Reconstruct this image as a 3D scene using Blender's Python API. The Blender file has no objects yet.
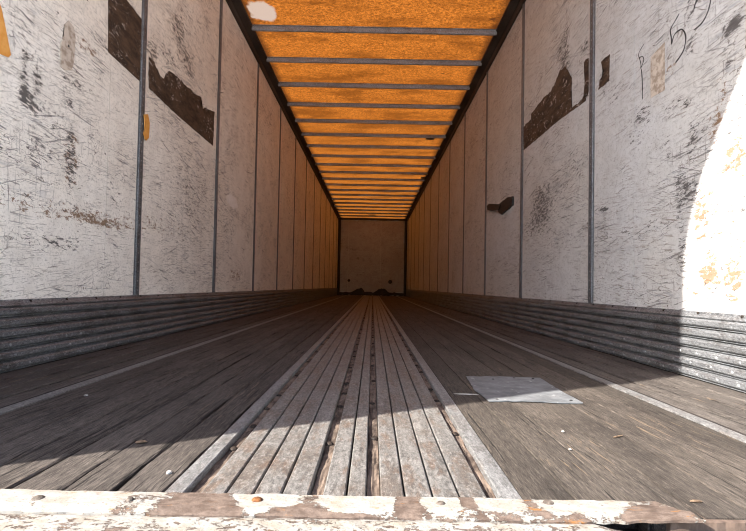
import bpy, bmesh, math, random
from mathutils import Vector, Matrix, noise as mnoise

scene = bpy.context.scene
COL = scene.collection
random.seed(7)

# ------------------------------------------------------------------ camera
W, H = 746, 531
F = 464.0                       # focal length in pixels
CAM = Vector((0.0285, 0.0, 0.3214))
ROLL = math.radians(1.07)
PITCH = math.radians(1.4)
VPX, VPY = 372.5, 286.5         # where the trailer's long axis vanishes

cd = bpy.data.cameras.new('camera')
cam = bpy.data.objects.new('camera', cd)
COL.objects.link(cam)
cam.location = CAM
cam.rotation_euler = (Matrix.Rotation(math.pi / 2 + PITCH, 3, 'X') @ Matrix.Rotation(ROLL, 3, 'Z')).to_euler()
cd.sensor_width = 36.0
cd.lens = 36.0 * F / W
dn = F * math.tan(PITCH)
cd.shift_y = (VPY - dn * math.cos(ROLL) - H / 2) / W
cd.shift_x = -(VPX + dn * math.sin(ROLL) - W / 2) / W
cd.clip_start = 0.02
cd.clip_end = 500
scene.camera = cam

# ------------------------------------------------------------------ sky, sun, exposure
SUN = Vector((1.86, 1.0, -1.65)).normalized()      # direction the light travels
world = bpy.data.worlds.new('sky')
scene.world = world
world.use_nodes = True
wn = world.node_tree
wn.nodes.clear()
wo = wn.nodes.new('ShaderNodeOutputWorld')
wb = wn.nodes.new('ShaderNodeBackground')
ws = wn.nodes.new('ShaderNodeTexSky')
ws.sky_type = 'NISHITA'
ws.sun_disc = False
ws.sun_elevation = math.asin(-SUN.z)
ws.sun_rotation = math.atan2(-SUN.x, -SUN.y)
ws.air_density = 1.0
ws.dust_density = 1.2
ws.ozone_density = 1.0
wb.inputs['Strength'].default_value = 0.30
wn.links.new(ws.outputs['Color'], wb.inputs['Color'])
wn.links.new(wb.outputs['Background'], wo.inputs['Surface'])

sd = bpy.data.lights.new('sun', 'SUN')
sd.energy = 9.0
sd.angle = math.radians(0.53)
sd.color = (1.0, 0.955, 0.885)
sun = bpy.data.objects.new('sun', sd)
COL.objects.link(sun)
sun.rotation_euler = (-SUN).to_track_quat('Z', 'Y').to_euler()
sun.location = (-8, -5, 9)

scene.view_settings.view_transform = 'Standard'
scene.view_settings.look = 'None'
scene.view_settings.exposure = 1.12
scene.view_settings.gamma = 1.0
scene.view_settings.use_curve_mapping = False
scene.cycles.use_denoising = True
scene.cycles.use_adaptive_sampling = False
scene.cycles.filter_width = 1.05
scene.cycles.max_bounces = 12
scene.cycles.diffuse_bounces = 4
scene.cycles.sample_clamp_indirect = 8.0

# ------------------------------------------------------------------ trailer measures (metres)
XW = 1.24          # inner face of the side walls
YR = 0.50          # plane of the rear door frame
YS = 0.71          # floor boards end, sill begins
YF = 16.60         # front (far) wall
ZL = 2.68          # lower edge of the roof rails
ZC = 2.775         # roof skin
ZS = 0.248         # top of the corrugated scuff band


# ------------------------------------------------------------------ photo pixel -> point on a real plane of the trailer
def ray(px, py):
    cx = (px - W / 2) / F + cd.shift_x * W / F
    cy = -(py - H / 2) / F + cd.shift_y * W / F
    return cam.rotation_euler.to_matrix() @ Vector((cx, cy, -1.0))


def on_x(px, py, x):
    d = ray(px, py)
    t = (x - CAM.x) / d.x
    return CAM + d * t


def on_z(px, py, z):
    d = ray(px, py)
    t = (z - CAM.z) / d.z
    return CAM + d * t


# ------------------------------------------------------------------ node helper
class E:
    """a float or colour socket with arithmetic"""
    def __init__(s, nt, sock):
        s.nt, s.k = nt, sock

    def op(s, o, b=None, c=None, clamp=False):
        n = s.nt.nodes.new('ShaderNodeMath')
        n.operation = o
        n.use_clamp = clamp
        for i, v in enumerate((s, b, c)):
            if v is None:
                continue
            if isinstance(v, E):
                s.nt.links.new(v.k, n.inputs[i])
            else:
                n.inputs[i].default_value = v
        return E(s.nt, n.outputs[0])

    def __add__(s, b): return s.op('ADD', b)
    def __sub__(s, b): return s.op('SUBTRACT', b)
    def __mul__(s, b): return s.op('MULTIPLY', b)
    def __truediv__(s, b): return s.op('DIVIDE', b)
    def max(s, b): return s.op('MAXIMUM', b)
    def min(s, b): return s.op('MINIMUM', b)
    def abs(s): return s.op('ABSOLUTE')
    def inv(s): return (s * -1.0) + 1.0

    def step(s, a, b):
        n = s.nt.nodes.new('ShaderNodeMapRange')
        n.interpolation_type = 'SMOOTHSTEP'
        s.nt.links.new(s.k, n.inputs[0])
        n.inputs[1].default_value = a
        n.inputs[2].default_value = b
        return E(s.nt, n.outputs[0])


class Mat:
    def __init__(s, name):
        s.m = bpy.data.materials.new(name)
        s.m.use_nodes = True
        s.nt = s.m.node_tree
        s.b = s.nt.nodes['Principled BSDF']
        s.out = s.nt.nodes['Material Output']
        g = s.nt.nodes.new('ShaderNodeNewGeometry')
        s.pos = g.outputs['Position']
        sp = s.nt.nodes.new('ShaderNodeSeparateXYZ')
        s.nt.links.new(s.pos, sp.inputs[0])
        s.x, s.y, s.z = (E(s.nt, sp.outputs[i]) for i in range(3))

    def rnd(s):
        n = s.nt.nodes.new('ShaderNodeObjectInfo')
        return E(s.nt, n.outputs['Random'])

    def vec(s, sx, sy, sz, off=(0, 0, 0), rot=0.0):
        src = s.pos
        if rot:
            r = s.nt.nodes.new('ShaderNodeMapping')
            s.nt.links.new(src, r.inputs[0])
            r.inputs['Rotation'].default_value = (math.radians(rot), 0, 0)
            src = r.outputs[0]
        n = s.nt.nodes.new('ShaderNodeMapping')
        s.nt.links.new(src, n.inputs[0])
        n.inputs['Scale'].default_value = (sx, sy, sz)
        n.inputs['Location'].default_value = off
        return n.outputs[0]

    def noise(s, sx, sy, sz, detail=3, rough=0.55, off=(0, 0, 0), dist=0.0, w=None, rot=0.0):
        n = s.nt.nodes.new('ShaderNodeTexNoise')
        n.noise_dimensions = '4D' if w is not None else '3D'
        s.nt.links.new(s.vec(sx, sy, sz, off, rot), n.inputs['Vector'])
        if w is not None:
            s.nt.links.new(w.k, n.inputs['W'])
        n.inputs['Scale'].default_value = 1.0
        n.inputs['Detail'].default_value = detail
        n.inputs['Roughness'].default_value = rough
        n.inputs['Distortion'].default_value = dist
        return E(s.nt, n.outputs[0])

    def col(s, c):
        n = s.nt.nodes.new('ShaderNodeRGB')
        n.outputs[0].default_value = (*c, 1)
        return E(s.nt, n.outputs[0])

    def mix(s, fac, a, b):
        n = s.nt.nodes.new('ShaderNodeMix')
        n.data_type = 'RGBA'
        n.clamp_factor = True
        if isinstance(fac, E):
            s.nt.links.new(fac.k, n.inputs[0])
        else:
            n.inputs[0].default_value = fac
        for v, i in ((a, 6), (b, 7)):
            if isinstance(v, E):
                s.nt.links.new(v.k, n.inputs[i])
            else:
                n.inputs[i].default_value = (*v, 1)
        return E(s.nt, n.outputs[2])

    def ellipse(s, cx, cy, rx, ry, soft=0.4, axes=('x', 'y')):
        u = (getattr(s, axes[0]) - cx) / rx
        v = (getattr(s, axes[1]) - cy) / ry
        d = (u * u + v * v).op('SQRT')
        return d.step(1.0 + soft, 1.0 - soft)

    def done(s, col, rough=0.7, metal=0.0, bump=None, bstr=0.3, bdist=0.002, spec=0.3):
        for v, k in ((col, 'Base Color'), (rough, 'Roughness'), (metal, 'Metallic')):
            if isinstance(v, E):
                s.nt.links.new(v.k, s.b.inputs[k])
            elif isinstance(v, tuple):
                s.b.inputs[k].default_value = (*v, 1)
            else:
                s.b.inputs[k].default_value = v
        s.b.inputs['Specular IOR Level'].default_value = spec
        if bump is not None:
            n = s.nt.nodes.new('ShaderNodeBump')
            n.inputs['Strength'].default_value = bstr
            n.inputs['Distance'].default_value = bdist
            s.nt.links.new(bump.k, n.inputs['Height'])
            s.nt.links.new(n.outputs[0], s.b.inputs['Normal'])
        return s.m


# ------------------------------------------------------------------ materials
def liner_material(name, base, warm, sc, dark=(), tan=(), side=-1):
    """white painted plywood lining, scratched lengthwise by years of cargo;
    dark / tan: places (photo pixel, radii, weight) that took the worst knocks"""
    m = Mat(name)
    o = (sc * 3.1, sc * 7.7, sc)

    def field(lst):
        tot = None
        for (px, py, rx, ry, amp) in lst:
            P = on_x(px, py, side * XW)
            Q = on_x(px + rx, py, side * XW)
            R = on_x(px, py + ry, side * XW)
            e = m.ellipse(P.y, P.z, abs(Q.y - P.y) + .004, abs(R.z - P.z) + .004, .6, ('y', 'z')) * amp
            tot = e if tot is None else tot + e
        return tot

    c = m.mix(m.noise(.6, .8, .9, 3, .5, o).step(.35, .7), base, warm)
    c = m.mix(m.noise(9, 9, 9, 4, .7, o).step(.35, .75) * .4, c, tuple(x * .68 for x in warm))
    c = m.mix(m.noise(75, 75, 75, 5, .85, o).step(.50, .66) * .6, c, tuple(x * .42 for x in warm))
    low = m.noise(1.5, 1.3, 1.7, 2, .5, o)
    low2 = m.noise(2.6, 2.2, 2.9, 2, .5, (o[0] + 4, o[1], o[2]))
    low3 = m.noise(3.4, 4.0, 4.4, 2, .5, (o[0] + 8, o[1] + 5, o[2]))
    h = m.noise(14, 14, 14, 3, .6, o) * .5
    layers = [  # rot, sy, sz, threshold, softness, strength, colour, mask
        (4, 4, 13, .56, .16, .34, (.30, .305, .33), low, .44),
        (-6, 5, 30, .58, .09, .50, (.20, .215, .25), low2, .47),
        (2, 5, 95, .60, .04, .75, (.15, .14, .14), low2, .40),
        (-8, 9, 150, .60, .035, .70, (.22, .18, .15), low, .38),
        (9, 8, 110, .61, .03, .85, (.11, .105, .11), low3, .46),
        (-3, 14, 190, .60, .03, .60, (.24, .20, .17), low3, .34),
        (16, 4, 80, .625, .03, .80, (.12, .11, .11), low, .46),
        (-20, 4, 120, .63, .03, .80, (.14, .13, .13), low2, .42),
        (88, 6, 150, .64, .03, .70, (.15, .13, .12), low2, .42)]
    for i, (rot, sy, sz, th, sf, amt, colr, mask, mlo) in enumerate(layers):
        n = m.noise(7, sy, sz, 3, .68, (o[0] + i * 2.3, o[1] + i * 1.7, o[2] + i), .35, None, rot)
        f = n.step(th, th + sf) * mask.step(mlo, mlo + .2)
        c = m.mix(f * amt, c, colr)
        if i >= 2:
            h = h - f * .6
    # chips down to brown ply
    ch = m.noise(30, 28, 70, 4, .75, o, .6).step(.64, .665) * m.noise(1.2, 1.3, 1.7, 2, .5, (2, o[1], 4)).step(.46, .58)
    c = m.mix(ch, c, (.085, .062, .048))
    # hairline cracks
    n = m.noise(3.0, 2.4, 6.5, 4, .65, (o[0] + 1, o[1] + 2, o[2] + 3), .7)
    c = m.mix((n - .5).abs().step(.005, .001) * low2.step(.42, .58) * .8, c, (.16, .13, .11))
    if tan:
        ft = field(tan)
        tn = (m.noise(30, 24, 50, 6, .8, (1, 3, o[2]), .5, None, 6) + ft * .17).step(.62, .68) * ft.step(.02, .2)
        c = m.mix(tn * .9, c, (.20, .11, .055))
    if dark:
        fd = field(dark)
        dn_ = (m.noise(34, 24, 80, 6, .8, (5, 1, o[2]), .5, None, 5) + fd * .13).step(.60, .65) * fd.step(.02, .2)
        c = m.mix(dn_ * .93, c, (.075, .068, .066))
        h = h - dn_ * .5
    return m.done(c, .62, 0, h, .6, .0025, .25)


DARK_L = [(30, 100, 11, 9, 1.0), (24, 82, 4, 18, .9), (38, 80, 4, 14, .8), (25, 56, 4, 9, .8), (74, 83, 8, 5, .8), (69, 104, 5, 4, .8),
          (101, 41, 12, 7, .55), (178, 30, 6, 14, .8), (187, 62, 8, 14, .8), (152, 50, 6, 9, 1.), (168, 56, 8, 8, .7), (71, 150, 5, 22, .65),
          (72, 180, 5, 14, .5), (66, 243, 16, 6, .7), (195, 190, 20, 26, .45), (185, 225, 18, 18, .35), (60, 206, 55, 5, .35), (30, 239, 26, 5, .5),
          (50, 128, 22, 12, .35), (75, 165, 30, 10, .3), (232, 150, 6, 20, .4), (228, 230, 8, 12, .4), (20, 20, 14, 10, .3), (115, 190, 8, 20, .35),
          (40, 150, 12, 10, .4), (10, 155, 16, 5, .45), (188, 20, 10, 20, .4), (205, 30, 6, 26, .3)]
TAN_L = [(71, 160, 6, 30, .8), (60, 212, 60, 8, .5), (110, 222, 30, 6, .6), (160, 225, 30, 9, .5), (130, 20, 20, 20, .3), (88, 48, 8, 8, .7), (235, 275, 6, 6, .7)]
DARK_R = [(563, 48, 6, 20, .8), (566, 70, 5, 14, .7), (584, 47, 4, 6, .8), (729, 29, 7, 7, 1.), (737, 20, 7, 8, 1.), (689, 48, 4, 8, .8), (690, 12, 4, 9, .8),
          (681, 190, 5, 22, .9), (692, 188, 6, 16, .9), (692, 142, 4, 18, .6), (688, 102, 4, 3, 1.), (645, 114, 7, 8, .6), (550, 196, 16, 18, .6),
          (538, 226, 18, 10, .6), (537, 205, 10, 20, .55), (604, 209, 5, 2, 1.2), (604, 80, 5, 14, .6), (615, 95, 10, 10, .45), (636, 130, 8, 22, .4),
          (575, 165, 12, 14, .45), (660, 150, 14, 14, .3), (700, 130, 9, 14, .4), (560, 240, 20, 8, .35), (640, 230, 34, 6, .35), (505, 190, 8, 30, .3), (683, 255, 4, 28, .7),
          (603, 240, 12, 10, .35), (672, 110, 14, 8, .4), (729, 55, 6, 12, .5), (590, 255, 4, 20, .3), (722, 215, 22, 12, .28), (735, 195, 12, 8, .3), (712, 245, 16, 6, .3), (728, 130, 12, 14, .28), (716, 290, 22, 8, .35), (738, 235, 8, 18, .3), (740, 105, 6, 14, .3)]
TAN_R = [(735, 160, 14, 22, 1.), (710, 266, 9, 16, .95), (733, 278, 11, 22, .9), (722, 100, 7, 20, .7), (714, 130, 6, 16, .6), (672, 68, 6, 6, .7), (700, 225, 5, 25, .6), (545, 60, 20, 30, .3), (705, 205, 12, 20, .6), (735, 215, 12, 8, .55), (700, 285, 18, 14, .6), (742, 245, 6, 10, .6), (720, 235, 20, 5, .5)]
LIN_L = liner_material('painted_liner_left', (.89, .85, .785), (.84, .77, .68), 1.0, DARK_L, TAN_L, -1)  # left wall's brighter, warmer bounce light put into its base colour
LIN_R = liner_material('painted_liner_right', (.59, .592, .595), (.585, .56, .525), 5.3, DARK_R, TAN_R, 1)  # same white lining, its shade put in as a greyer base
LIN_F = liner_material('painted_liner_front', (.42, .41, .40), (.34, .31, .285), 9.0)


def bare_material():
    m = Mat('bare_plywood')
    c = m.mix(m.noise(8, 7, 20, 4, .7).step(.3, .7), (.026, .0155, .010), (.095, .058, .036))
    c = m.mix(m.noise(9, 8, 60, 4, .75, (4, 2, 1), .6).step(.57, .62) * .8, c, (.022, .015, .012))
    c = m.mix(m.noise(90, 70, 90, 4, .8, (4, 2, 1)).step(.55, .7) * .6, c, (.13, .09, .062))
    fl = m.noise(28, 22, 46, 5, .78, (1, 5, 2), .8).step(.585, .615) * m.noise(3, 3.4, 4, 2, .5, (7, 1, 1)).step(.40, .52)
    c = m.mix(fl, c, (.42, .37, .33))
    return m.done(c, .8, 0, m.noise(20, 12, 60, 4, .7), .6, .003)


BARE = bare_material()


def simple(name, a, b, sc=(12, 12, 12), rough=.7, metal=0.0, bstr=.3, lo=.35, hi=.65, detail=4):
    m = Mat(name)
    n = m.noise(*sc, detail, .65)
    return m.done(m.mix(n.step(lo, hi), a, b), rough, metal, n, bstr, .002)


TAN = simple('tan_patch', (.33, .26, .205), (.58, .50, .42), (60, 34, 46), .7, 0, .5, .38, .6, 5)
TAPE = simple('orange_tape', (.62, .27, .055), (.72, .36, .10), (60, 30, 30), .5)
WHITE = simple('pale_paper', (.80, .77, .73), (.90, .87, .84), (30, 30, 30))
INK = simple('black_ink', (.022, .022, .024), (.05, .05, .052), (50, 50, 50), .6)
RUBBER = simple('black_metal', (.012, .012, .013), (.03, .028, .027), (30, 30, 30), .6)
RAIL = simple('dark_roof_rail', (.030, .022, .017), (.060, .043, .032), (6, 2, 6), .65, .2)
CORNER = simple('dark_corner_post', (.02, .018, .016), (.045, .038, .032), (6, 6, 2), .7, .2)


def worn_metal(name, a, b, dirt, stretch=(14, 2.5, 14), rough=.55, metal=.35, amt=.6, dirt2=.0, blot=0.0):
    m = Mat(name)
    c = m.mix(m.noise(*stretch, 5, .7).step(.3, .7), a, b)
    d = m.noise(9, 5, 9, 5, .75, (3, 3, 3)).step(.46, .66)
    c = m.mix(d * amt, c, dirt)
    if blot:
        k = m.noise(26, 9, 26, 5, .75, (7, 2, 1), .4)
        c = m.mix(k.step(.52, .64) * blot, c, (dirt[0] * 1.25, dirt[1] * 1.15, dirt[2] * 1.1))
        c = m.mix(k.step(.40, .33) * blot, c, tuple(x * 1.45 for x in b))
        c = m.mix(m.noise(34, 16, 34, 5, .8, (2, 9, 4), .5).step(.62, .66) * blot, c, tuple(x * .3 for x in a))
    f = m.noise(60, 18, 60, 4, .7).step(.58, .72)
    c = m.mix(f * .6, c, tuple(x * .35 for x in a))
    q = m.noise(190, 80, 190, 5, .85, (1, 1, 2))
    c = m.mix(q.step(.49, .63) * .75, c, tuple(x * .33 for x in a))
    c = m.mix(q.step(.47, .36) * .7, c, tuple(min(1, x * 1.7) for x in b))
    g = m.noise(50, 26, 50, 3, .7, (5, 1, 2)).step(.64, .70)
    c = m.mix(g * .45, c, tuple(min(1, x * 1.7) for x in b))
    return m.done(c, rough, metal, m.noise(40, 14, 40, 4, .7), .45, .0015)


POST = worn_metal('post_metal', (.10, .105, .115), (.16, .165, .175), (.05, .042, .036), (14, 14, 3), .5, .3, .5)
BOW = worn_metal('bow_metal', (.22, .22, .23), (.31, .31, .32), (.12, .08, .05), (3, 14, 14), .5, .3, .4)
SCUFF = worn_metal('scuff_metal', (0.1544, 0.158, 0.165), (0.2387, 0.2422, 0.2492), (0.0702, 0.05967, 0.05265), (18, 2.2, 50), .45, .45, .7, blot=.35)
RIVET = worn_metal('rivet_metal', (0.252, 0.259, 0.266), (0.35, 0.35, 0.357), (0.105, 0.084, 0.07), (30, 30, 30), .4, .5, .4)
ALU = worn_metal('floor_metal', (0.103, 0.09568, 0.08832), (0.1582, 0.149, 0.138), (0.08464, 0.05704, 0.03956), (60, 3, 60), .6, .12, .65, blot=.65)
FLANGE = worn_metal('flange_metal', (0.1134, 0.1096, 0.1058), (0.1625, 0.1588, 0.155), (0.09828, 0.0756, 0.06048), (60, 3, 60), .6, .12, .4, blot=.4)
DIRT = simple('packed_dirt', (0.0405, 0.0279, 0.0207), (0.153, 0.1125, 0.0855), (40, 14, 40), .95, 0, .9, .35, .62, 6)
SCREW = simple('rusty_screw', (0.0168, 0.012, 0.0096), (0.0384, 0.0264, 0.0192), (90, 90, 90), .7, .3)
RUST = simple('rusty_bolt', (.19, .075, .022), (.085, .034, .014), (160, 160, 160), .8, .1, .8)
DULLBOLT = simple('dull_bolt', (.06, .048, .04), (.13, .105, .085), (160, 160, 160), .75, .2, .8)


def wood(name, a, b, dark, pale, sc, split):
    m = Mat(name)
    r = m.rnd()
    w = r * 40.0
    grain = m.noise(190, 5.5, 40, 5, .75, (sc, sc, 0), .5, w)
    grit = m.noise(260, 30, 200, 5, .85, (sc, 0, 0))
    c = m.mix(grain.step(.32, .68), a, b)
    c = m.mix(m.noise(7, 2.2, 5, 5, .7, (sc, 0, 0), .3).step(.40, .68) * .7, c, dark)
    c = m.mix(grit.step(.49, .64) * .7, c, tuple(x * .35 for x in dark))
    c = m.mix(grit.step(.47, .34) * .6, c, tuple(min(1, x * 1.75) for x in b))
    ck = m.noise(95, 3.0, 30, 4, .72, (0, sc, 3), .6, w).step(.60 - split, .635 - split)
    c = m.mix(ck * .85, c, tuple(x * .25 for x in dark))
    p = m.noise(75, 4.5, 30, 4, .75, (9, sc, 1), .8, w).step(.59, .63) * m.noise(3, 2.4, 3, 2, .5, (sc, 1, 8)).step(.47, .60)
    c = m.mix(p, c, pale)
    st = m.noise(26, 7, 10, 5, .75, (2, sc, 5), .4).step(.62, .68)
    c = m.mix(st * .6, c, tuple(x * .5 for x in dark))
    tint = (r - .5) * .4 + 1.0
    mul = m.nt.nodes.new('ShaderNodeVectorMath')
    mul.operation = 'SCALE'
    m.nt.links.new(c.k, mul.inputs[0])
    m.nt.links.new(tint.k, mul.inputs['Scale'])
    c = E(m.nt, mul.outputs[0])
    return m.done(c, .85, 0, grain + grit * .8 - ck, .8, .003, .2)


WOOD = wood('floor_oak', (0.04843, 0.03906, 0.03125), (0.08281, 0.06812, 0.05625), (0.02656, 0.02093, 0.0175), (0.1312, 0.09691, 0.06562), 2.0, .0)
WOOD_L = wood('floor_oak_splintered', (0.05357, 0.04436, 0.03767), (0.09877, 0.08203, 0.07031), (0.02544, 0.02036, 0.01749), (0.1145, 0.08906, 0.06679), 3.7, .03)
WOOD2 = wood('side_board_oak', (0.06464, 0.05443, 0.04694), (0.09864, 0.08505, 0.07484), (0.04082, 0.03334, 0.02892), (0.1497, 0.1089, 0.07484), 6.0, .01)
SUBFLOOR = simple('subfloor_dark', (.012, .009, .008), (.03, .022, .018), (20, 5, 20), .95)
ENDGRAIN = simple('board_end', (0.075, 0.05, 0.0375), (0.12, 0.0825, 0.0625), (70, 60, 30), .9, 0, .7)


def sill_paint(name, blobs, bias, zfac):
    """rusty steel with flaking white paint"""
    m = Mat(name)
    n = m.noise(34, 60, 40, 6, .72, (0, 0, 0), .4)
    fine = m.noise(120, 160, 120, 4, .75)
    rust = m.mix(m.noise(40, 70, 40, 5, .7, (3, 1, 0)).step(.35, .65), (.065, .044, .033), (.13, .095, .075))
    rust = m.mix(m.noise(14, 60, 14, 5, .75, (1, 4, 2)).step(.58, .66), rust, (.20, .09, .028))
    keep = (n - .5) * 1.5 + (fine - .5) * .8 + bias
    for (cx, cy, rx, ry, amp) in blobs:
        keep = keep + m.ellipse(cx, cy, rx, ry, .35) * amp
    k = keep.step(.46, .54)
    paint = m.mix(m.noise(25, 40, 25, 5, .7, (6, 2, 2)).step(.35, .7), (.245, .235, .215), (.205, .178, .142))
    paint = m.mix(m.noise(60, 120, 60, 4, .75, (2, 2, 6)).step(.62, .70) * .8, paint, (.17, .12, .08))
    paint = m.mix(m.noise(150, 240, 150, 4, .8, (2, 7, 6)).step(.55, .68) * .85, paint, (.10, .068, .045))
    paint = m.mix(m.noise(22, 60, 22, 5, .75, (5, 7, 1)).step(.60, .70) * .7, paint, (.20, .10, .036))
    rust = m.mix(m.noise(170, 260, 170, 4, .8, (8, 7, 6)).step(.50, .70) * .6, rust, (.05, .035, .028))
    c = m.mix(k, rust, paint)
    return m.done(c, .75, 0, k * 1.0 + fine * .6, .8, .003, .25)


YARD = simple('yard_bounce', (.62, .61, .59), (.74, .73, .71), (1.5, 1.5, 1.5), .9)  # ground out of view, made pale to bounce sun onto the walls
STEEL_OUT = simple('frame_steel', (.32, .32, .33), (.45, .45, .45), (5, 5, 5), .6, .2)
SKIN_OUT = simple('outer_skin', (.62, .62, .62), (.70, .70, .70), (2, 2, 2), .5)


def roof_material():
    """translucent fibreglass roof sheet, stained amber, sun falling on its top"""
    m = Mat('translucent_roof')
    nt = m.nt
    fib = m.noise(42, 60, 55, 5, .85)
    mot = m.noise(1.6, 4.5, 1, 4, .65)
    mot2 = m.noise(5, 7, 1, 4, .7, (4, 4, 0))
    c = m.mix(fib.step(.36, .66), (.058, .0150, .0016), (.285, .087, .0115))
    c = m.mix(m.noise(130, 130, 60, 3, .8).step(.48, .66) * .75, c, (.03, .0075, .001))
    c = m.mix(mot.step(.44, .66) * .7, c, (.055, .015, .002))
    c = m.mix(mot2.step(.30, .16) * .9, c, (.022, .007, .0016))
    spots = m.noise(7, 9, 1, 3, .6, (8, 3, 0)).step(.72, .76)
    c = m.mix(spots * .8, c, (.02, .006, .002))
    # shadow along the roof rails, painted into the sheet colour
    edge = m.x.abs() + (m.noise(3, 5, 1, 3, .6, (2, 9, 0)) - .5) * .10
    c = m.mix(edge.step(1.06, 1.16) * .8, c, (.018, .005, .0015))
    P = on_z(262, 12, ZC)
    u = (m.x - P.x) + (m.noise(9, 9, 1, 3, .6) - .5) * .12
    v = (m.y - P.y) + (m.noise(9, 9, 1, 3, .6, (5, 5, 0)) - .5) * .25
    d = ((u / .12) * (u / .12) + (v / .19) * (v / .19)).op('SQRT')
    c = m.mix(d.step(1.08, .8), c, (.17, .125, .095))
    tr = nt.nodes.new('ShaderNodeBsdfTranslucent')
    df = nt.nodes.new('ShaderNodeBsdfDiffuse')
    df.inputs['Color'].default_value = (.16, .10, .06, 1)
    mx = nt.nodes.new('ShaderNodeMixShader')
    mx.inputs[0].default_value = .78
    nt.links.new(c.k, tr.inputs['Color'])
    nt.links.new(df.outputs[0], mx.inputs[1])
    nt.links.new(tr.outputs[0], mx.inputs[2])
    nt.links.new(mx.outputs[0], m.out.inputs['Surface'])
    return m.m


ROOF = roof_material()


def sheet_material():
    m = Mat('grey_sheet')
    n = m.noise(14, 14, 5, 5, .7)
    c = m.mix(n.step(.3, .7), (.085, .088, .092), (.175, .18, .185))
    c = m.mix(m.noise(30, 22, 5, 4, .75, (3, 3, 0), .6).step(.60, .66) * .7, c, (.34, .34, .33))
    c = m.mix(m.noise(45, 60, 5, 4, .75, (1, 8, 0)).step(.64, .7) * .7, c, (.14, .13, .125))
    return m.done(c, .6, .1, n, .4, .003)


SHEET = sheet_material()


# ------------------------------------------------------------------ mesh helpers
def link(o, parent=None):
    COL.objects.link(o)
    if parent is not None:
        o.parent = parent
    return o


def obj(name, bm, mat, parent=None, smooth=False):
    me = bpy.data.meshes.new(name)
    bmesh.ops.recalc_face_normals(bm, faces=bm.faces)
    bm.to_mesh(me)
    bm.free()
    if smooth:
        for p in me.polygons:
            p.use_smooth = True
    me.materials.append(mat)
    return link(bpy.data.objects.new(name, me), parent)


def share(name, src, parent, loc, rot=None):
    o = bpy.data.objects.new(name, src.data)
    link(o, parent)
    o.location = loc
    if rot:
        o.rotation_euler = rot
    return o


def tag(o, label, cat, kind=None, group=None):
    o['label'] = label
    o['category'] = cat
    if kind:
        o['kind'] = kind
    if group:
        o['group'] = group
    return o


def box(bm, x0, x1, y0, y1, z0, z1):
    v = [bm.verts.new((x, y, z)) for x in (x0, x1) for y in (y0, y1) for z in (z0, z1)]
    for f in ((0, 1, 3, 2), (4, 6, 7, 5), (0, 4, 5, 1), (2, 3, 7, 6), (0, 2, 6, 4), (1, 5, 7, 3)):
        bm.faces.new([v[i] for i in f])
    return v


def extrude_profile(bm, prof, ys, fn=None):
    """prof: closed list of (x, z); swept along y stations; fn(x, y, z) displaces"""
    rings = []
    for y in ys:
        r = []
        for i, (x, z) in enumerate(prof):
            p = (x, y, z) if fn is None else fn(i, x, y, z)
            r.append(bm.verts.new(p))
        rings.append(r)
    n = len(prof)
    for a, b in zip(rings, rings[1:]):
        for i in range(n):
            bm.faces.new((a[i], a[(i + 1) % n], b[(i + 1) % n], b[i]))
    bm.faces.new(rings[0])
    bm.faces.new(list(reversed(rings[-1])))


def stations(y0, y1, fine=.02, yfine=3.0, grow=1.07):
    ys = [y0]
    st = fine
    while ys[-1] < y1 - 1e-4:
        if ys[-1] > yfine:
            st *= grow
        ys.append(min(y1, ys[-1] + st))
    return ys


def dome(bm, c, ax, r, h, seg=8, ring=2):
    """a rounded rivet head; ax = outward axis"""
    c = Vector(c)
    ax = Vector(ax).normalized()
    u = ax.orthogonal().normalized()
    v = ax.cross(u)
    prev = None
    for k in range(ring + 1):
        a = k / (ring + .6) * math.pi / 2
        rr, hh = r * math.cos(a), h * math.sin(a)
        cur = [bm.verts.new(c + (u * math.cos(t) + v * math.sin(t)) * rr + ax * hh)
               for t in (2 * math.pi * i / seg for i in range(seg))]
        if prev:
            for i in range(seg):
                bm.faces.new((prev[i], prev[(i + 1) % seg], cur[(i + 1) % seg], cur[i]))
        prev = cur
    bm.faces.new(prev)


def ragged(pts, step, amp, seed, closed=True):
    """resample a 2-D outline and roughen it"""
    rnd = random.Random(seed)
    out = []
    n = len(pts)
    for i in range(n if closed else n - 1):
        a, b = pts[i], pts[(i + 1) % n]
        L = math.dist(a[:2], b[:2])
        loc = a[2] if len(a) > 2 else 1.0
        k = max(1, int(L / step))
        for j in range(k):
            t = j / k
            s = amp * loc if j else amp * loc * .4
            out.append((a[0] + (b[0] - a[0]) * t + rnd.uniform(-s, s),
                        a[1] + (b[1] - a[1]) * t + rnd.uniform(-s, s)))
    return out


def prism_x(bm, pts, x, t):
    """polygon (y, z) on a wall plane, thickness t along x"""
    a = [bm.verts.new((x, y, z)) for y, z in pts]
    b = [bm.verts.new((x + t, y, z)) for y, z in pts]
    n = len(pts)
    fs = [bm.faces.new(a), bm.faces.new(list(reversed(b)))]
    for i in range(n):
        bm.faces.new((a[i], b[i], b[(i + 1) % n], a[(i + 1) % n]))
    bmesh.ops.triangulate(bm, faces=fs)


def wall_pts(pix, side):
    r = []
    for p in pix:
        q = on_x(p[0], p[1], side * XW)
        r.append((q.y, q.z) + tuple(p[2:]))
    return r


def wall_patch(name, pix, side, mat, parent, step=.02, amp=.004, seed=1, t=.0018, label=None, world=False, base=0.0):
    pts = pix if world else wall_pts(pix, side)
    bm = bmesh.new()
    prism_x(bm, ragged(pts, step, amp, seed), side * (XW - base), -side * t)
    o = obj(name, bm, mat, parent)
    if label:
        o['label'] = label
    return o


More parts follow.
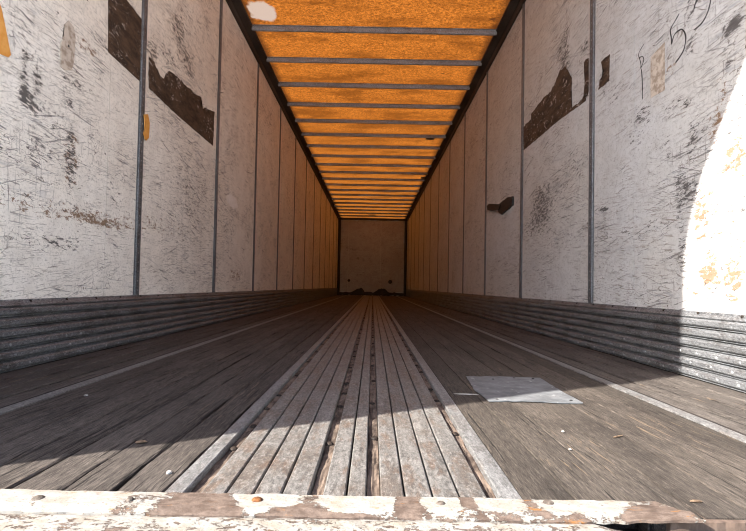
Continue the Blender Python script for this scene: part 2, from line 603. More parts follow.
def stroke_on_wall(bm, pix, side, w, t=.0012):
    """a flat inked line following pixel points on the wall; w half width, can be a list"""
    P = [on_x(px, py, side * XW) for px, py in pix]
    # smooth
    Q = []
    for i in range(len(P) - 1):
        p0, p1, p2, p3 = P[max(i - 1, 0)], P[i], P[i + 1], P[min(i + 2, len(P) - 1)]
        for k in range(6):
            s = k / 6
            Q.append(.5 * ((2 * p1) + (p2 - p0) * s + (2 * p0 - 5 * p1 + 4 * p2 - p3) * s * s + (3 * p1 - p0 - 3 * p2 + p3) * s ** 3))
    Q.append(P[-1])
    L, R = [], []
    for i, q in enumerate(Q):
        d = (Q[min(i + 1, len(Q) - 1)] - Q[max(i - 1, 0)]).normalized()
        nrm = Vector((0, -d.z, d.y))
        ww = w * (.75 + .5 * mnoise.noise(q * 25)) * (1 if 0 < i < len(Q) - 1 else .4)
        L.append(q + nrm * ww)
        R.append(q - nrm * ww)
    off = Vector((-side * t, 0, 0))
    va = [(bm.verts.new(l + off), bm.verts.new(r + off), bm.verts.new(l), bm.verts.new(r)) for l, r in zip(L, R)]
    for a, b in zip(va, va[1:]):
        bm.faces.new((a[0], a[1], b[1], b[0]))
        bm.faces.new((a[2], b[2], b[3], a[3]))
        bm.faces.new((a[0], b[0], b[2], a[2]))
        bm.faces.new((a[1], a[3], b[3], b[1]))
    bm.faces.new((va[0][0], va[0][2], va[0][3], va[0][1]))
    bm.faces.new((va[-1][0], va[-1][1], va[-1][3], va[-1][2]))


# ================================================================== YARD
bm = bmesh.new()
v = [bm.verts.new(p) for p in ((-60, -60, -1.25), (60, -60, -1.25), (60, 60, -1.25), (-60, 60, -1.25))]
bm.faces.new(v)
tag(obj('ground', bm, YARD), 'unseen yard that the trailer stands on, made pale to bounce light', 'ground', 'structure')

# ================================================================== FLOOR
bm = bmesh.new()
box(bm, -XW - .03, XW + .03, .56, YF, -.16, -.034)
floor = tag(obj('floor', bm, SUBFLOOR), 'trailer floor of dark boards with a grey metal centre strip', 'floor', 'structure')

YE_L = YS - .012          # planks run a little under the sill plate


def plank(name, x0, x1, mat, y0, gap=(.0015, .0015), th=.032, seed=0, rough=.0025, dz=0.0, ztop=0.0, bevel=.004):
    prof = [(x0 + gap[0], ztop - th), (x0 + gap[0], ztop - bevel), (x0 + gap[0] + bevel, ztop),
            ((x0 + x1) / 2, ztop + dz), (x1 - gap[1] - bevel, ztop), (x1 - gap[1], ztop - bevel), (x1 - gap[1], ztop - th)]

    def f(i, x, y, z):
        if i in (1, 2):
            x += abs(mnoise.noise(Vector((seed * 9.1, y * 11, i)))) * rough + max(0, mnoise.noise(Vector((seed, y * 2.3, 4))) - .25) * rough * 5
        if i in (4, 5):
            x -= abs(mnoise.noise(Vector((seed * 5.3, y * 12, i)))) * rough + max(0, mnoise.noise(Vector((seed, y * 2.1, 9))) - .25) * rough * 5
        if i in (1, 2, 3, 4, 5):
            z += mnoise.noise(Vector((seed * 3.7, y * 3, i * .6))) * rough * .6
        return (x, y, z)
    b = bmesh.new()
    extrude_profile(b, prof, stations(y0, YF - .02, .025, 3.2), f)
    return obj(name, b, mat, floor)


# centre strip: flanges, dirty channels with screws, flat metal planks
FL = [(-.284, -.252), (.230, .264)]
CH = [(-.252, -.230), (-.0615, -.043), (.026, .046), (.2117, .230)]
PL = [(-.230, -.190), (-.190, -.148), (-.148, -.105), (-.105, -.0615),
      (-.043, -.0055), (-.0055, .026),
      (.046, .0844), (.0844, .1275), (.1275, .169), (.169, .2117)]
for i, (a, b) in enumerate(FL):
    plank('flange', a, b, FLANGE, YE_L, (.0004, .0004), .03, 50 + i, .0004, 0, .003, .002)
for i, (a, b) in enumerate(PL):
    plank('metal_plank', a, b, ALU, YE_L, (.0013, .0013), .03, 70 + i, .0005, .0006, .002, .002)
scr = None
for i, (a, b) in enumerate(CH):
    c = bmesh.new()
    rn = random.Random(i)

    def f(k, x, y, z, i=i):
        if z > -.02:
            z += mnoise.noise(Vector((i * 7.0, y * 16, k * .8))) * .0035 + mnoise.noise(Vector((i * 3.0, y * 55, k * 2.3))) * .0018
        return (x, y, z)
    n = 5
    prof = [(a, -.032)] + [(a + (b - a) * k / n, -.0085) for k in range(n + 1)] + [(b, -.032)]
    extrude_profile(c, prof, stations(YE_L, YF - .02, .012, 2.2), f)
    ch = obj('channel', c, DIRT, floor)
    ch['label'] = 'recessed channel packed with brown dirt'
    y = .93 + .04 * i
    while y < 8:
        if scr is None:
            s = bmesh.new()
            dome(s, (0, 0, 0), (0, 0, 1), .0085, .005, 8, 2)
            scr = obj('screw', s, SCREW, ch)
            scr.location = ((a + b) / 2, y, -.0065)
        else:
            share('screw', scr, ch, ((a + b) / 2 + rn.uniform(-.003, .003), y, -.0065))
        y += rn.choice((.30, .30, .305, .15))

# dark oak boards either side
rn = random.Random(3)
nb = 7
for side in (-1, 1):
    x0 = -.284 if side < 0 else .264
    x1 = -.853 if side < 0 else .838
    for k in range(nb):
        a = x0 + (x1 - x0) * k / nb
        b = x0 + (x1 - x0) * (k + 1) / nb
        lo, hi = min(a, b), max(a, b)
        g = rn.uniform(.0004, .0012) if side < 0 else rn.uniform(.0003, .0009)
        g2 = rn.uniform(.0004, .0012) if side < 0 else rn.uniform(.0003, .0009)
        if side < 0 and k == 2:
            g = .004
        y0 = YE_L if (side < 0 or hi < .44) else .672
        plank('oak_plank', lo, hi, WOOD_L if side < 0 else WOOD, y0, (g, g2), .032, 10 * side + k, (.0038 if k in (2, 0) else .0020) if side < 0 else .0012,
              rn.uniform(0, .001), rn.uniform(-.001, .001), .003 if side < 0 else .0014)
    # narrow pale strip, then grey side boards up to the wall
    s0, s1 = sorted((x1, x1 + side * .036))
    o = plank('edge_strip', s0, s1, FLANGE, YE_L if side < 0 else .672, (.0005, .0005), .03, 30 + side, .0004, 0, .002, .0015)
    o['label'] = 'pale narrow metal strip between boards'
    xs = x1 + side * .036
    d0, d1 = sorted((xs, xs + side * .0125))  # black strip added to paint the shaded gap outside the edge strip
    plank('shade_gap_strip', d0, d1, SUBFLOOR, YE_L if side < 0 else .672, (.0002, .0002), .028, 44 + side, .0006, 0, .0006, .001)['label'] = 'black strip standing in for the shaded gap'
    xe = side * XW
    for k in range(4):
        a = xs + (xe - xs) * k / 4 + (side * .0125 if k == 0 else 0)
        b = xs + (xe - xs) * (k + 1) / 4
        lo, hi = min(a, b), max(a, b)
        plank('side_plank', lo, hi, WOOD2, YE_L if side < 0 else .672, (.0034, .0034), .032, 20 * side + k + 5, .004,
              .0005, -.003 if k == 0 else 0.0, .003)

# ================================================================== REAR SILL
px2w = lambda px, py, z=.004: on_z(px, py, z)
blobs_t = []
for (px, py, rx, ry, amp) in ((20, 500, 55, 12, .35), (75, 500, 42, 14, .45), (140, 502, 34, 12, .10), (205, 505, 40, 16, -.42),
                              (262, 499, 34, 10, .55), (358, 502, 37, 11, .65), (300, 512, 36, 8, -.3), (408, 505, 13, 12, -.5),
                              (441, 503, 19, 9, .6), (468, 503, 8, 8, -.3), (500, 502, 26, 10, .4), (535, 504, 12, 9, -.2),
                              (552, 503, 18, 10, .5), (600, 503, 36, 12, .35), (655, 515, 30, 8, -.6), (350, 515, 30, 4, -.5), (40, 501, 9, 5, -.5)):
    P = px2w(px, py)
    Q = px2w(px + rx, py)
    R = px2w(px, py + ry * .5)
    blobs_t.append((P.x, P.y, abs(Q.x - P.x), max(.012, abs(R.y - P.y) * 2), amp))
SILL_T = sill_paint('sill_plate_paint', blobs_t, .46, 0)
SILL_L = sill_paint('sill_lip_paint', [], .60, 0)

bm = bmesh.new()
box(bm, -XW - .03, XW + .03, YR - .06, .66, -.14, -.0225)
sill = tag(obj('trim_1', bm, SILL_L), 'rusty rear sill with flaking white paint under the floor end', 'sill', 'structure')

# top plate: dense relief grid, torn off at the right end
bm = bmesh.new()
NX, NY = 620, 14
X0, X1 = -XW, .463
grid = []
for j in range(NY + 1):
    v_ = j / NY
    row = []
    for i in range(NX + 1):
        u = i / NX
        xr = X1 + .034 * v_ ** 1.4 + .006 * mnoise.noise(Vector((v_ * 6, 1, 2)))
        x = X0 + (xr - X0) * u
        yb = YS + .002 * mnoise.noise(Vector((x * 30, 3, 1))) + .0012 * mnoise.noise(Vector((x * 110, 5, 1)))
        yf = .654 + .004 * mnoise.noise(Vector((x * 9, 7, 1))) + .003 * mnoise.noise(Vector((x * 45, 8, 1)))
        y = yb + (yf - yb) * v_
        z = .0045 + .0012 * mnoise.noise(Vector((x * 40, y * 60, 0))) + .0012 * mnoise.noise(Vector((x * 9, y * 20, 4)))
        z -= .0055 * max(0, v_ - .72) / .28 if v_ > .72 else 0          # rolled front edge
        z += .006 * max(0, (x - .36) / .12) * v_                        # bent up where torn
        row.append(bm.verts.new((x, y, z)))
    grid.append(row)
low = [[bm.verts.new((q.co.x, q.co.y, q.co.z - .0035)) for q in r] for r in grid]
for j in range(NY):
    for i in range(NX):
        bm.faces.new((grid[j][i], grid[j][i + 1], grid[j + 1][i + 1], grid[j + 1][i]))
        bm.faces.new((low[j][i], low[j + 1][i], low[j + 1][i + 1], low[j][i + 1]))
for i in range(NX):
    bm.faces.new((grid[0][i], low[0][i], low[0][i + 1], grid[0][i + 1]))
    bm.faces.new((grid[NY][i], grid[NY][i + 1], low[NY][i + 1], low[NY][i]))
for j in range(NY):
    bm.faces.new((grid[j][0], grid[j + 1][0], low[j + 1][0], low[j][0]))
    bm.faces.new((grid[j][NX], low[j][NX], low[j + 1][NX], grid[j + 1][NX]))
plate = obj('sill_plate', bm, SILL_T, sill)
plate['label'] = 'peeling white steel plate, torn at its end'

# lower lip with its own relief
bm = bmesh.new()
NX2, NY2 = 420, 12
grid = []
for j in range(NY2 + 1):
    row = []
    for i in range(NX2 + 1):
        x = -XW + 2 * XW * i / NX2
        yb = .656 + .002 * mnoise.noise(Vector((x * 50, 1, 9)))
        y = yb + (YR + .02 - yb) * j / NY2
        z = -.0005 - .0105 * min(1, max(0, (x - .34) / .05)) + .0016 * mnoise.noise(Vector((x * 50, y * 60, 3))) + .0012 * mnoise.noise(Vector((x * 14, y * 14, 3)))
        if j == 0:
            z -= .0035
        row.append(bm.verts.new((x, y, z)))
    grid.append(row)
low = [[bm.verts.new((q.co.x, q.co.y, -.0235)) for q in r] for r in grid]
for j in range(NY2):
    for i in range(NX2):
        bm.faces.new((grid[j][i], grid[j][i + 1], grid[j + 1][i + 1], grid[j + 1][i]))
        bm.faces.new((low[j][i], low[j + 1][i], low[j + 1][i + 1], low[j][i + 1]))
for i in range(NX2):
    bm.faces.new((grid[0][i], low[0][i], low[0][i + 1], grid[0][i + 1]))
    bm.faces.new((grid[NY2][i], grid[NY2][i + 1], low[NY2][i + 1], low[NY2][i]))
for j in range(NY2):
    bm.faces.new((grid[j][0], grid[j + 1][0], low[j + 1][0], low[j][0]))
    bm.faces.new((grid[j][NX2], low[j][NX2], low[j + 1][NX2], grid[j + 1][NX2]))
obj('sill_lip', bm, SILL_L, sill)

# bolts in the plate (countersunk collar with a raised head)
for (px, py, mat, r) in ((257, 499.5, RUST, .0085), (441, 503.5, DULLBOLT, .0075), (548.5, 502.5, DULLBOLT, .0085),
                         (38, 498, DULLBOLT, .009), (130, 499, DULLBOLT, .0055), (633, 505, DULLBOLT, .007)):
    P = px2w(px, py, .005)
    b = bmesh.new()
    dome(b, (0, 0, 0), (0, 0, 1), r, .0045, 14, 3)
    o = obj('bolt', b, mat, sill, True)
    o.location = (P.x, P.y, .0035)
    if mat is RUST:
        o['label'] = 'orange rusted bolt head'

# exposed board end beyond the torn plate, with a dark bolt hole
bm = bmesh.new()
a = [(x, y) for x, y in ragged([(.452, .698), (.585, .676), (.585, .664), (.455, .662)], .012, .0016, 4)]
t_ = [bm.verts.new((x, y, -.0025 + .001 * mnoise.noise(Vector((x * 60, y * 60, 0))))) for x, y in a]
b_ = [bm.verts.new((x, y, -.0235)) for x, y in a]
bm.faces.new(t_)
bm.faces.new(list(reversed(b_)))
for i in range(len(a)):
    bm.faces.new((t_[i], b_[i], b_[(i + 1) % len(a)], t_[(i + 1) % len(a)]))
obj('board_end', bm, ENDGRAIN, sill)['label'] = 'broken brown board end beside the torn plate'
P = px2w(718.5, 519, -.012)
bm = bmesh.new()
dome(bm, (P.x, .6655, -.0155), (0, -1, 0), .0062, .0025, 10, 2)
obj('bolt_hole', bm, RUBBER, sill)

# ================================================================== SIDE WALLS
posts_y = {-1: [2.49 + 1.215 * k for k in range(-1, 12)], 1: [2.575 + 1.215 * k for k in range(-1, 12)]}
seam_off = {-1: -.30, 1: -.42}
walls = {}
post_src = {}
for side, nm in ((-1, 'left'), (1, 'right')):
    bm = bmesh.new()
    xo = side * (XW + .016)
    x_out = side * (XW + .055)
    box(bm, min(xo, x_out), max(xo, x_out), YR, YF + .05, -.16, ZC + .04)
    w = tag(obj('wall_' + nm, bm, SKIN_OUT),
            ('left' if side < 0 else 'right') + ' side wall of scratched white lining panels between grey metal posts', 'wall', 'structure')
    walls[side] = w
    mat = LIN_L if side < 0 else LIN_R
    # lining sheets, seam to seam, 1.215 m wide
    ys = [y + seam_off[side] for y in posts_y[side]]
    ys = [YR + .02] + [y for y in ys if y > YR + .3] + [YF - .001]
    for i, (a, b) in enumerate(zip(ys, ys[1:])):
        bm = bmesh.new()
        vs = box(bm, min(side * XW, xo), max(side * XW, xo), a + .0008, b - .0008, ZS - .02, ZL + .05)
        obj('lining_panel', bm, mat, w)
    # posts
    for i, y in enumerate(posts_y[side]):
        if side not in post_src:
            bm = bmesh.new()
            hw, t = .031, .0075
            prof = [(-hw, 0), (-hw, .0022), (-hw + .008, .0028), (-hw + .012, t), (hw - .012, t), (hw - .008, .0028), (hw, .0022), (hw, 0)]
            for z0, z1 in ((ZS + .004, ZL + .03),):
                lo = [bm.verts.new((-side * q, p, z0)) for p, q in prof]
                hi = [bm.verts.new((-side * q, p, z1)) for p, q in prof]
                n = len(prof)
                for k in range(n):
                    bm.faces.new((lo[k], lo[(k + 1) % n], hi[(k + 1) % n], hi[k]))
                bm.faces.new(lo)
                bm.faces.new(list(reversed(hi)))
            o = obj('post', bm, POST, w)
            o.location = (side * XW, y, 0)
            bm = bmesh.new()
            z = ZS + .03
            while z < ZL:
                dome(bm, (-side * .0074, 0, z), (-side, 0, 0), .0052, .0026, 6, 1)
                for q in (-hw + .004, hw - .004):
                    dome(bm, (-side * .0022, q, z + .025), (-side, 0, 0), .003, .0016, 5, 1)
                z += .05
            rv = obj('rivets', bm, RIVET, o)
            rv['kind'] = 'stuff'
            post_src[side] = (o, rv)
        else:
            o = share('post', post_src[side][0], w, (side * XW, y, 0))
            rv = bpy.data.objects.new('rivets', post_src[side][1].data)
            link(rv, o)
            rv['kind'] = 'stuff'

# ---- corrugated scuff bands
for side, nm in ((-1, 'left'), (1, 'right')):
    bm = bmesh.new()
    xi, xo = side * (XW - .001), side * (XW + .016)
    box(bm, min(xi, xo), max(xi, xo), YR + .02, YF, -.034, ZS)
    bb = tag(obj('baseboard_' + nm, bm, CORNER), 'corrugated grey metal scuff band along the foot of the %s wall' % nm, 'baseboard', 'structure')
    nr = 6
    hh = (ZS - .022) / nr
    rv = bmesh.new()
    for k in range(nr):
        z0 = .002 + k * hh
        d = .019
        prof = [(0, z0 + .0003), (.009, z0 + .0008), (.014, z0 + .003), (.009, z0 + .0062), (.010, z0 + .0078), (d - .002, z0 + .010), (d, z0 + .013),
                (d, z0 + hh - .010), (d - .003, z0 + hh - .006), (.008, z0 + hh - .0015), (0, z0 + hh - .0005)]
        prof = [(side * (XW - x), z) for x, z in prof]

        def f(i, x, y, z, k=k, side=side):
            if 1 <= i <= 9:
                x += side * .0022 * mnoise.noise(Vector((y * 3.2, k * 3.1 + side, 1)))
                z += .0022 * mnoise.noise(Vector((y * 2.4, k * 1.7 + side, 5)))
            return (x, y, z)
        b = bmesh.new()
        extrude_profile(b, prof, stations(YR + .02, YF - .002, .04, 4.0), f)
        obj('scuff_rail', b, SCUFF, bb)
        if k < 3:
            y = 1.02 + .03 * (k % 2)
            while y < 11:
                dome(rv, (side * (XW - d + .0008), y + random.uniform(-.004, .004), z0 + hh * .5), (-side, 0, 0), .0068, .0036, 7, 2)
                y += .098
    o = obj('rivets', rv, RIVET, bb, True)
    o['kind'] = 'stuff'
    # top flange with fixing screws
    b = bmesh.new()
    prof = [(0, ZS - .020), (.012, ZS - .020), (.014, ZS - .016), (.008, ZS - .004), (.006, ZS + .004), (0, ZS + .004)]
    prof = [(side * (XW - x), z) for x, z in prof]
    extrude_profile(b, prof, stations(YR + .02, YF - .002, .06, 4.0))
    obj('top_flange', b, SCUFF, bb)
    rv = bmesh.new()
    y = .9
    while y < 9:
        dome(rv, (side * (XW - .010), y, ZS - .002), (-side, 0, .6), .006, .0035, 6, 1)
        y += .203
    o = obj('flange_screws', rv, SCREW, bb)
    o['kind'] = 'stuff'

# ---- wear on the left wall
wl, wr = walls[-1], walls[1]
wall_patch('bare_patch', [(108, 52, .2), (142, 83.5, .2), (142, 20, .3), (124, -3, .3), (108, -18, .2)], -1, BARE, wl, .02, .004, 1,
           label='strip of bare brown plywood where the white skin peeled off')
wall_patch('bare_patch', [(148.5, 88, .25), (178, 116, .25), (213, 146, .8), (214.3, 112, 1), (206, 108, 1.2), (200, 108, 1), (201, 97, 1),
                          (194, 93, 1.2), (184, 84, 1.2), (174, 74, 1.2), (169, 71, 1.2), (164, 79, 1), (159, 74, 1.2), (154, 62, 1.2), (148.5, 56, 1)],
           -1, BARE, wl, .020, .0075, 2, label='ragged brown strip where the white skin tore away')
# tan repair patch with a hole
wall_patch('repair_patch', [(60, 67), (64, 70), (71, 70.5), (73.5, 60), (75, 38), (73, 27), (68, 20.5), (64, 25), (63.5, 34), (60, 44)], -1, TAN, wl,
           .02, .002, 5, .003, label='tan repair patch with a nail hole')
P = on_x(68, 46, -XW)
bm = bmesh.new()
dome(bm, (-XW + .003, P.y, P.z), (1, 0, 0), .006, .0012, 8, 1)
obj('nail_hole', bm, RUBBER, wl)
wall_patch('torn_paper', [(226, 196), (230, 193), (236, 199), (238, 207), (233, 209), (228, 203)], -1, WHITE, wl, .02, .006, 42,
           label='torn scrap of pale paper stuck on lining')

# ---- wear on the right wall
wall_patch('bare_patch', [(524, 150, .4), (560, 119.5, .25), (586, 101, .25), (587, 92, 1), (578, 104, 1.2), (571, 108, 1), (572, 78, 1), (566, 66, 1.2),
                          (560, 71, 1.2), (551, 92, 1), (543, 98, 1), (531, 115, .8), (532, 118, .8), (523.5, 127, .5)], 1, BARE, wr, .018, .0065, 61,
           label='ragged brown strip where the white skin tore away')
wall_patch('bare_patch', [(584, 98, 1), (588.5, 96, 1), (588.5, 58, 1), (584, 62, 1), (585, 82, 1)], 1, BARE, wr, .014, .005, 62)
wall_patch('bare_patch', [(598.5, 90, 1), (609, 81, .6), (610, 54, .6), (601, 62, 1), (605, 72, 1), (600, 80, 1)], 1, BARE, wr, .016, .003, 63)
wall_patch('tape_strip', [(651, 98), (665, 90), (665, 42), (651, 57)], 1, TAN, wr, .03, .0015, 90, label='tan tape strip on white lining')

# handwritten figures in black marker
bm = bmesh.new()
s = 5.897
cv = lambda L: [(620 + a / s, b / s) for a, b in L]
stroke_on_wall(bm, cv([(142, 260), (122, 292), (110, 322), (118, 352), (124, 380), (122, 404)]), 1, .0020)
stroke_on_wall(bm, cv([(116, 338), (134, 334), (141, 354), (131, 384), (122, 404)]), 1, .0022)
stroke_on_wall(bm, cv([(127, 408), (131, 460), (133, 520), (133, 586)]), 1, .0036)
o = obj('marker_figure', bm, INK, wr)
o['label'] = 'hand-drawn thin figure in black marker'
bm = bmesh.new()
stroke_on_wall(bm, cv([(350, 80), (325, 125), (298, 175), (303, 220), (305, 262)]), 1, .0032)
stroke_on_wall(bm, cv([(305, 258), (320, 208), (345, 182), (370, 175), (388, 215), (381, 280), (360, 325), (328, 370)]), 1, .0036)
o = obj('marker_figure', bm, INK, wr)
o['label'] = 'hand-drawn figure five in black marker'
bm = bmesh.new()
stroke_on_wall(bm, cv([(468, -60), (440, 42), (448, 18), (500, -60), (535, -30), (530, 30), (510, 90), (480, 140), (437, 177)]), 1, .0034)
stroke_on_wall(bm, cv([(420, -20), (408, 4), (400, 18)]), 1, .0028)
o = obj('marker_figure', bm, INK, wr)
o['label'] = 'hand-drawn curved figure in black marker, cut by the frame'

# black bracket on the right wall
emp = link(bpy.data.objects.new('wall_bracket', None))
c0 = on_x(502, 206, XW)
emp.location = (XW, c0.y, c0.z)
tag(emp, 'black bent metal bracket fixed on the right wall beside a post', 'bracket')


def rel_patch(name, pix, d0, d1, mat, seed):
    pts = [(q[0] - c0.y, q[1] - c0.z) for q in wall_pts(pix, 1)]
    b = bmesh.new()
    prism_x(b, ragged(pts, .03, .003, seed), -d0, -(d1 - d0))
    return obj(name, b, mat, emp)


rel_patch('arm', [(489.5, 206, ), (490, 210.3), (501, 210.5), (503, 204.5), (492, 203.8)], 0, .028, RUBBER, 1)
rel_patch('plate', [(500, 212), (503, 214.5), (514, 205), (514, 196.5), (509, 197.5), (501, 204)], 0, .018, RUBBER, 2)

# orange sticker and loose tape on the left wall
emp2 = wall_patch('sticker', [(-14, -30), (1, 8), (5, 27), (10.5, 55), (8, 57.5), (-14, 48)], -1, TAPE, None, .05, .001, 6, .002)
tag(emp2, 'orange sticker on the white left wall at the edge of view', 'sticker')
pts = wall_pts([(141.5, 115), (145, 114), (147, 123), (146, 138), (143.5, 140.5), (141, 134), (142.5, 126)], -1)
bm = bmesh.new()
prism_x(bm, ragged(pts, .012, .003, 8), -XW + .0105, .006)
tag(obj('tape_scrap', bm, TAPE), 'scrap of orange tape hanging on the grey post of the left wall', 'tape')

# ================================================================== ROOF
bm = bmesh.new()
nx, ny = 6, 60
g = [[bm.verts.new((-XW + 2 * XW * i / nx, YR + (YF - YR) * j / ny, ZC)) for i in range(nx + 1)] for j in range(ny + 1)]
for j in range(ny):
    for i in range(nx):
        bm.faces.new((g[j][i], g[j][i + 1], g[j + 1][i + 1], g[j + 1][i]))
ceil = tag(obj('ceiling', bm, ROOF), 'amber translucent fibreglass roof lit by the sun, crossed by thin metal bows', 'ceiling', 'structure')
# roof rails
for side in (-1, 1):
    prof = [(0, ZL), (.012, ZL), (.020, ZL + .012), (.024, ZL + .045), (.085, ZC - .022), (.088, ZC - .004), (0, ZC - .004)]
    b = bmesh.new()
    extrude_profile(b, [(side * (XW - .0005 - x), z) for x, z in prof], [YR + .02, 4, 8, 12, YF - .01])
    obj('roof_rail', b, RAIL, ceil)
# bows
bow = None
y = 4.345 - 6 * .612
k = 0
while y < YF - .1:
    if y > YR + .1:
        if bow is None:
            b = bmesh.new()
            L = XW - .079
            # hat section: flat bottom, small side flanges under the skin
            prof = [(-.026, -.003), (-.026, -.006), (-.014, -.008), (-.012, -.046), (-.008, -.050), (.008, -.050), (.012, -.046),
                    (.014, -.008), (.026, -.006), (.026, -.003)]
            rings = []
            for x in (-L, -L + .05, 0, L - .05, L):
                lift = .004 if abs(x) >= L else 0
                rings.append([b.verts.new((x, p, q + (lift if q < -.02 else 0))) for p, q in prof])
            n = len(prof)
            for r0, r1 in zip(rings, rings[1:]):
                for i in range(n):
                    b.faces.new((r0[i], r0[(i + 1) % n], r1[(i + 1) % n], r1[i]))
            b.faces.new(rings[0])
            b.faces.new(list(reversed(rings[-1])))
            bow = obj('roof_bow', b, BOW, ceil)
            bow.location = (0, y, ZC)
        else:
            share('roof_bow', bow, ceil, (0, y, ZC))
    y += .612
# dark leaf-like scraps lying on the roof sheet near the rails
for i, (px, py, rx, ry) in enumerate(((430, 138.5, .07, .055), (331, 200, .10, .06), (372, 215, .12, .05), (385, 190, .08, .04), (424, 178, .07, .07))):
    P = on_z(px, py, ZC - .004)
    b = bmesh.new()
    pts = ragged([(P.x - rx, P.y - ry), (P.x + rx, P.y - ry), (P.x + rx, P.y + ry), (P.x - rx, P.y + ry)], .03, .012, i)
    lo = [b.verts.new((x_, y_, ZC - .006)) for x_, y_ in pts]
    hi = [b.verts.new((x_, y_, ZC - .001)) for x_, y_ in pts]
    b.faces.new(lo)
    b.faces.new(list(reversed(hi)))
    for q in range(len(pts)):
        b.faces.new((lo[q], hi[q], hi[(q + 1) % len(pts)], lo[(q + 1) % len(pts)]))
    obj('dark_patch', b, RUBBER, ceil)

# ================================================================== FRONT (FAR) WALL
bm = bmesh.new()
box(bm, -XW - .055, XW + .055, YF + .012, YF + .06, -.16, ZC + .04)
wf = tag(obj('wall_front', bm, SKIN_OUT), 'far end wall of dull grey panels between dark corner posts', 'wall', 'structure')
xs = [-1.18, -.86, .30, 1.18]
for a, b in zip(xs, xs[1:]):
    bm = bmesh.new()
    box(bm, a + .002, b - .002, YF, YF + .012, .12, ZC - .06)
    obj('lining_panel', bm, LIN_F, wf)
for side in (-1, 1):
    bm = bmesh.new()
    x0, x1 = sorted((side * (XW - .001), side * (XW - .10)))
    prof = [(x0, YF), (x1, YF), (x1, YF - .03), ((x0 + x1) / 2, YF - .045), (x0, YF - .03)]
    lo = [bm.verts.new((x_, y_, 0)) for x_, y_ in prof]
    hi = [bm.verts.new((x_, y_, ZC - .004)) for x_, y_ in prof]
    for q in range(5):
        bm.faces.new((lo[q], lo[(q + 1) % 5], hi[(q + 1) % 5], hi[q]))
    bm.faces.new(lo)
    bm.faces.new(hi)
    obj('corner_post', bm, CORNER, wf)
bm = bmesh.new()
box(bm, -XW + .055, XW - .055, YF - .035, YF, ZC - .075, ZC - .004)
obj('top_rail', bm, CORNER, wf)
bm = bmesh.new()
pts = ragged([(-1.18, .0), (1.18, .0), (1.18, .11), (.62, .12), (.45, .26), (.25, .24), (.1, .12), (-.25, .12), (-.35, .27), (-.5, .24), (-.7, .12), (-1.18, .1)], .05, .012, 4)
lo = [bm.verts.new((x_, YF - .006, z_)) for x_, z_ in pts]
hi = [bm.verts.new((x_, YF, z_)) for x_, z_ in pts]
fs = [bm.faces.new(lo), bm.faces.new(list(reversed(hi)))]
for q in range(len(pts)):
    bm.faces.new((lo[q], hi[q], hi[(q + 1) % len(pts)], lo[(q + 1) % len(pts)]))
bmesh.ops.triangulate(bm, faces=fs)
obj('kick_plate', bm, CORNER, wf)
bm = bmesh.new()
dome(bm, (.66, YF, .50), (0, -1, 0), .075, .01, 10, 2)
dome(bm, (-.82, YF, .52), (0, -1, 0), .05, .01, 9, 2)
obj('dark_dent', bm, CORNER, wf)

# ================================================================== REAR DOOR FRAME (behind the camera's view)
bm = bmesh.new()
JX = XW - .055
HZ = 2.745
for side in (-1, 1):
    a, b = sorted((side * JX, side * (XW + .055)))
    box(bm, a, b, YR, YR + .06, -.002, HZ)
    # corner gusset
    g0 = [(side * JX, 2.60), (side * JX, HZ), (side * (JX - .20), HZ), (side * (JX - .10), HZ - .035)]
    f0 = [bm.verts.new((x_, YR + .002, z_)) for x_, z_ in g0]
    f1 = [bm.verts.new((x_, YR + .012, z_)) for x_, z_ in g0]
    bm.faces.new(f0)
    bm.faces.new(list(reversed(f1)))
    for q in range(4):
        bm.faces.new((f0[q], f1[q], f1[(q + 1) % 4], f0[(q + 1) % 4]))
box(bm, -XW - .055, XW + .055, YR, YR + .02, HZ, ZC + .06)
tag(obj('trim_2', bm, STEEL_OUT), 'steel rear door frame around the trailer opening', 'door frame', 'structure')

# ================================================================== THINGS ON THE FLOOR
# flattened grey sheet
px = [(466, 376), (486, 376.2), (512, 376.6), (533, 377), (540, 377.5), (560, 390), (583, 402.3), (560, 402), (530, 400.5), (508, 400.2),
      (489, 400.8), (484, 396), (478, 391.5), (475, 390)]
out = ragged([(on_z(a, b, .006).x, on_z(a, b, .006).y) for a, b in px], .02, .0018, 3)
bm = bmesh.new()
cx = sum(p[0] for p in out) / len(out)
cy = sum(p[1] for p in out) / len(out)
rings = []
for fct in (1.0, .82, .6, .35, .12):
    rings.append([(cx + (x_ - cx) * fct, cy + (y_ - cy) * fct) for x_, y_ in out])


def shz(x_, y_):
    return .0052 + .0016 * mnoise.noise(Vector((x_ * 14, y_ * 14, 2))) + .001 * mnoise.noise(Vector((x_ * 40, y_ * 40, 7)))


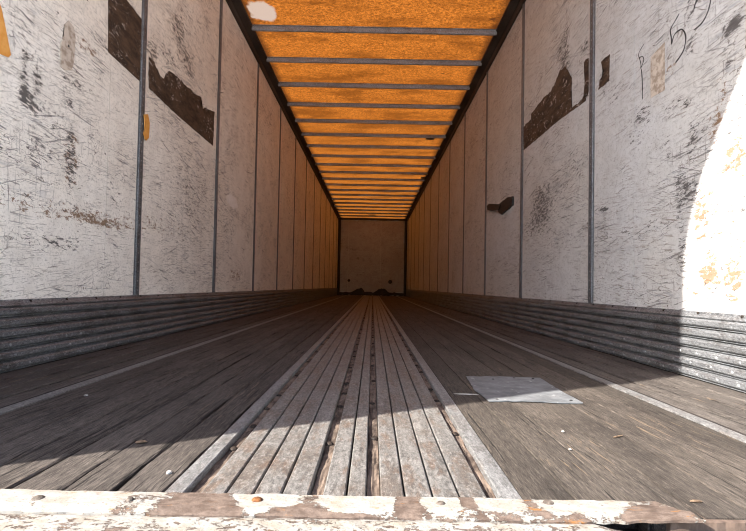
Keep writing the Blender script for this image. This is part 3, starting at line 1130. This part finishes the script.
top = [[bm.verts.new((x_, y_, shz(x_, y_))) for x_, y_ in r] for r in rings]
bot = [[bm.verts.new((x_, y_, max(.0011, shz(x_, y_) - .0025))) for x_, y_ in r] for r in rings]
n = len(out)
for A in (top, bot):
    for r0, r1 in zip(A, A[1:]):
        for q in range(n):
            bm.faces.new((r0[q], r0[(q + 1) % n], r1[(q + 1) % n], r1[q]))
    bm.faces.new(A[-1])
for q in range(n):
    bm.faces.new((top[0][q], bot[0][q], bot[0][(q + 1) % n], top[0][(q + 1) % n]))
ms = obj('metal_sheet', bm, SHEET)
for a, b in ((493, 379), (514, 377.8), (533, 378.3), (571, 400.3), (497, 399)):
    P = on_z(a, b, .006)
    bm = bmesh.new()
    dome(bm, (P.x, P.y, .0048), (0, 0, 1), .0055, .0028, 8, 1)
    obj('nail_head', bm, RUBBER, ms)
tag(ms, 'flat scratched grey sheet lying on the boards at the shadow edge', 'sheet')

# small debris
CHIP = simple('chip_pale', (0.3, 0.264, 0.228), (0.396, 0.36, 0.324), (90, 90, 90), .8)
CHIPD = simple('chip_brown', (0.08, 0.05, 0.03), (0.18, 0.12, 0.075), (90, 90, 90), .85)


def chip(name, px_, py_, sx, sy, sz, mat, label, seed, rot=0.0):
    P = on_z(px_, py_, .001)
    b = bmesh.new()
    bmesh.ops.create_icosphere(b, subdivisions=2, radius=1)
    for v_ in b.verts:
        d = 1 + .35 * mnoise.noise(v_.co * 1.7 + Vector((seed * 3.3, 0, 0)))
        v_.co = Vector((v_.co.x * sx * d, v_.co.y * sy * d, max(v_.co.z * sz * d, -sz * .6)))
    o = obj(name, b, mat)
    o.location = (P.x, P.y, .0012 + sz * .6)
    o.rotation_euler = (0, 0, rot)
    return tag(o, label, 'debris')


chip('pebble', 169, 473.5, .0045, .005, .003, CHIP, 'pale pebble on the sunlit boards left of the metal strip', 1)
chip('pebble', 563, 432, .0035, .004, .002, CHIP, 'pale crumb on sunlit boards below the grey sheet', 2)
chip('wood_splinter', 618, 437, .018, .0022, .002, CHIPD, 'thin dark splinter on the sunlit boards at right', 3, .5)
chip('pebble', 570, 450, .003, .003, .002, CHIP, 'tiny pale crumb in the middle of the right sunlit boards', 4)
chip('wood_splinter', 696, 502, .010, .003, .002, CHIPD, 'short dark splinter near the broken board end', 5, .1)
chip('wood_splinter', 141, 443, .011, .006, .003, CHIPD, 'dark flake in the shade left of the metal strip', 6, .4)
chip('pebble', 86, 396, .006, .004, .003, CHIP, 'pale fleck on the shaded boards at left', 7)
chip('wood_splinter', 466, 394.5, .040, .004, .0016, CHIP, 'pale sliver on the shaded boards beside the grey sheet', 8, -.03)
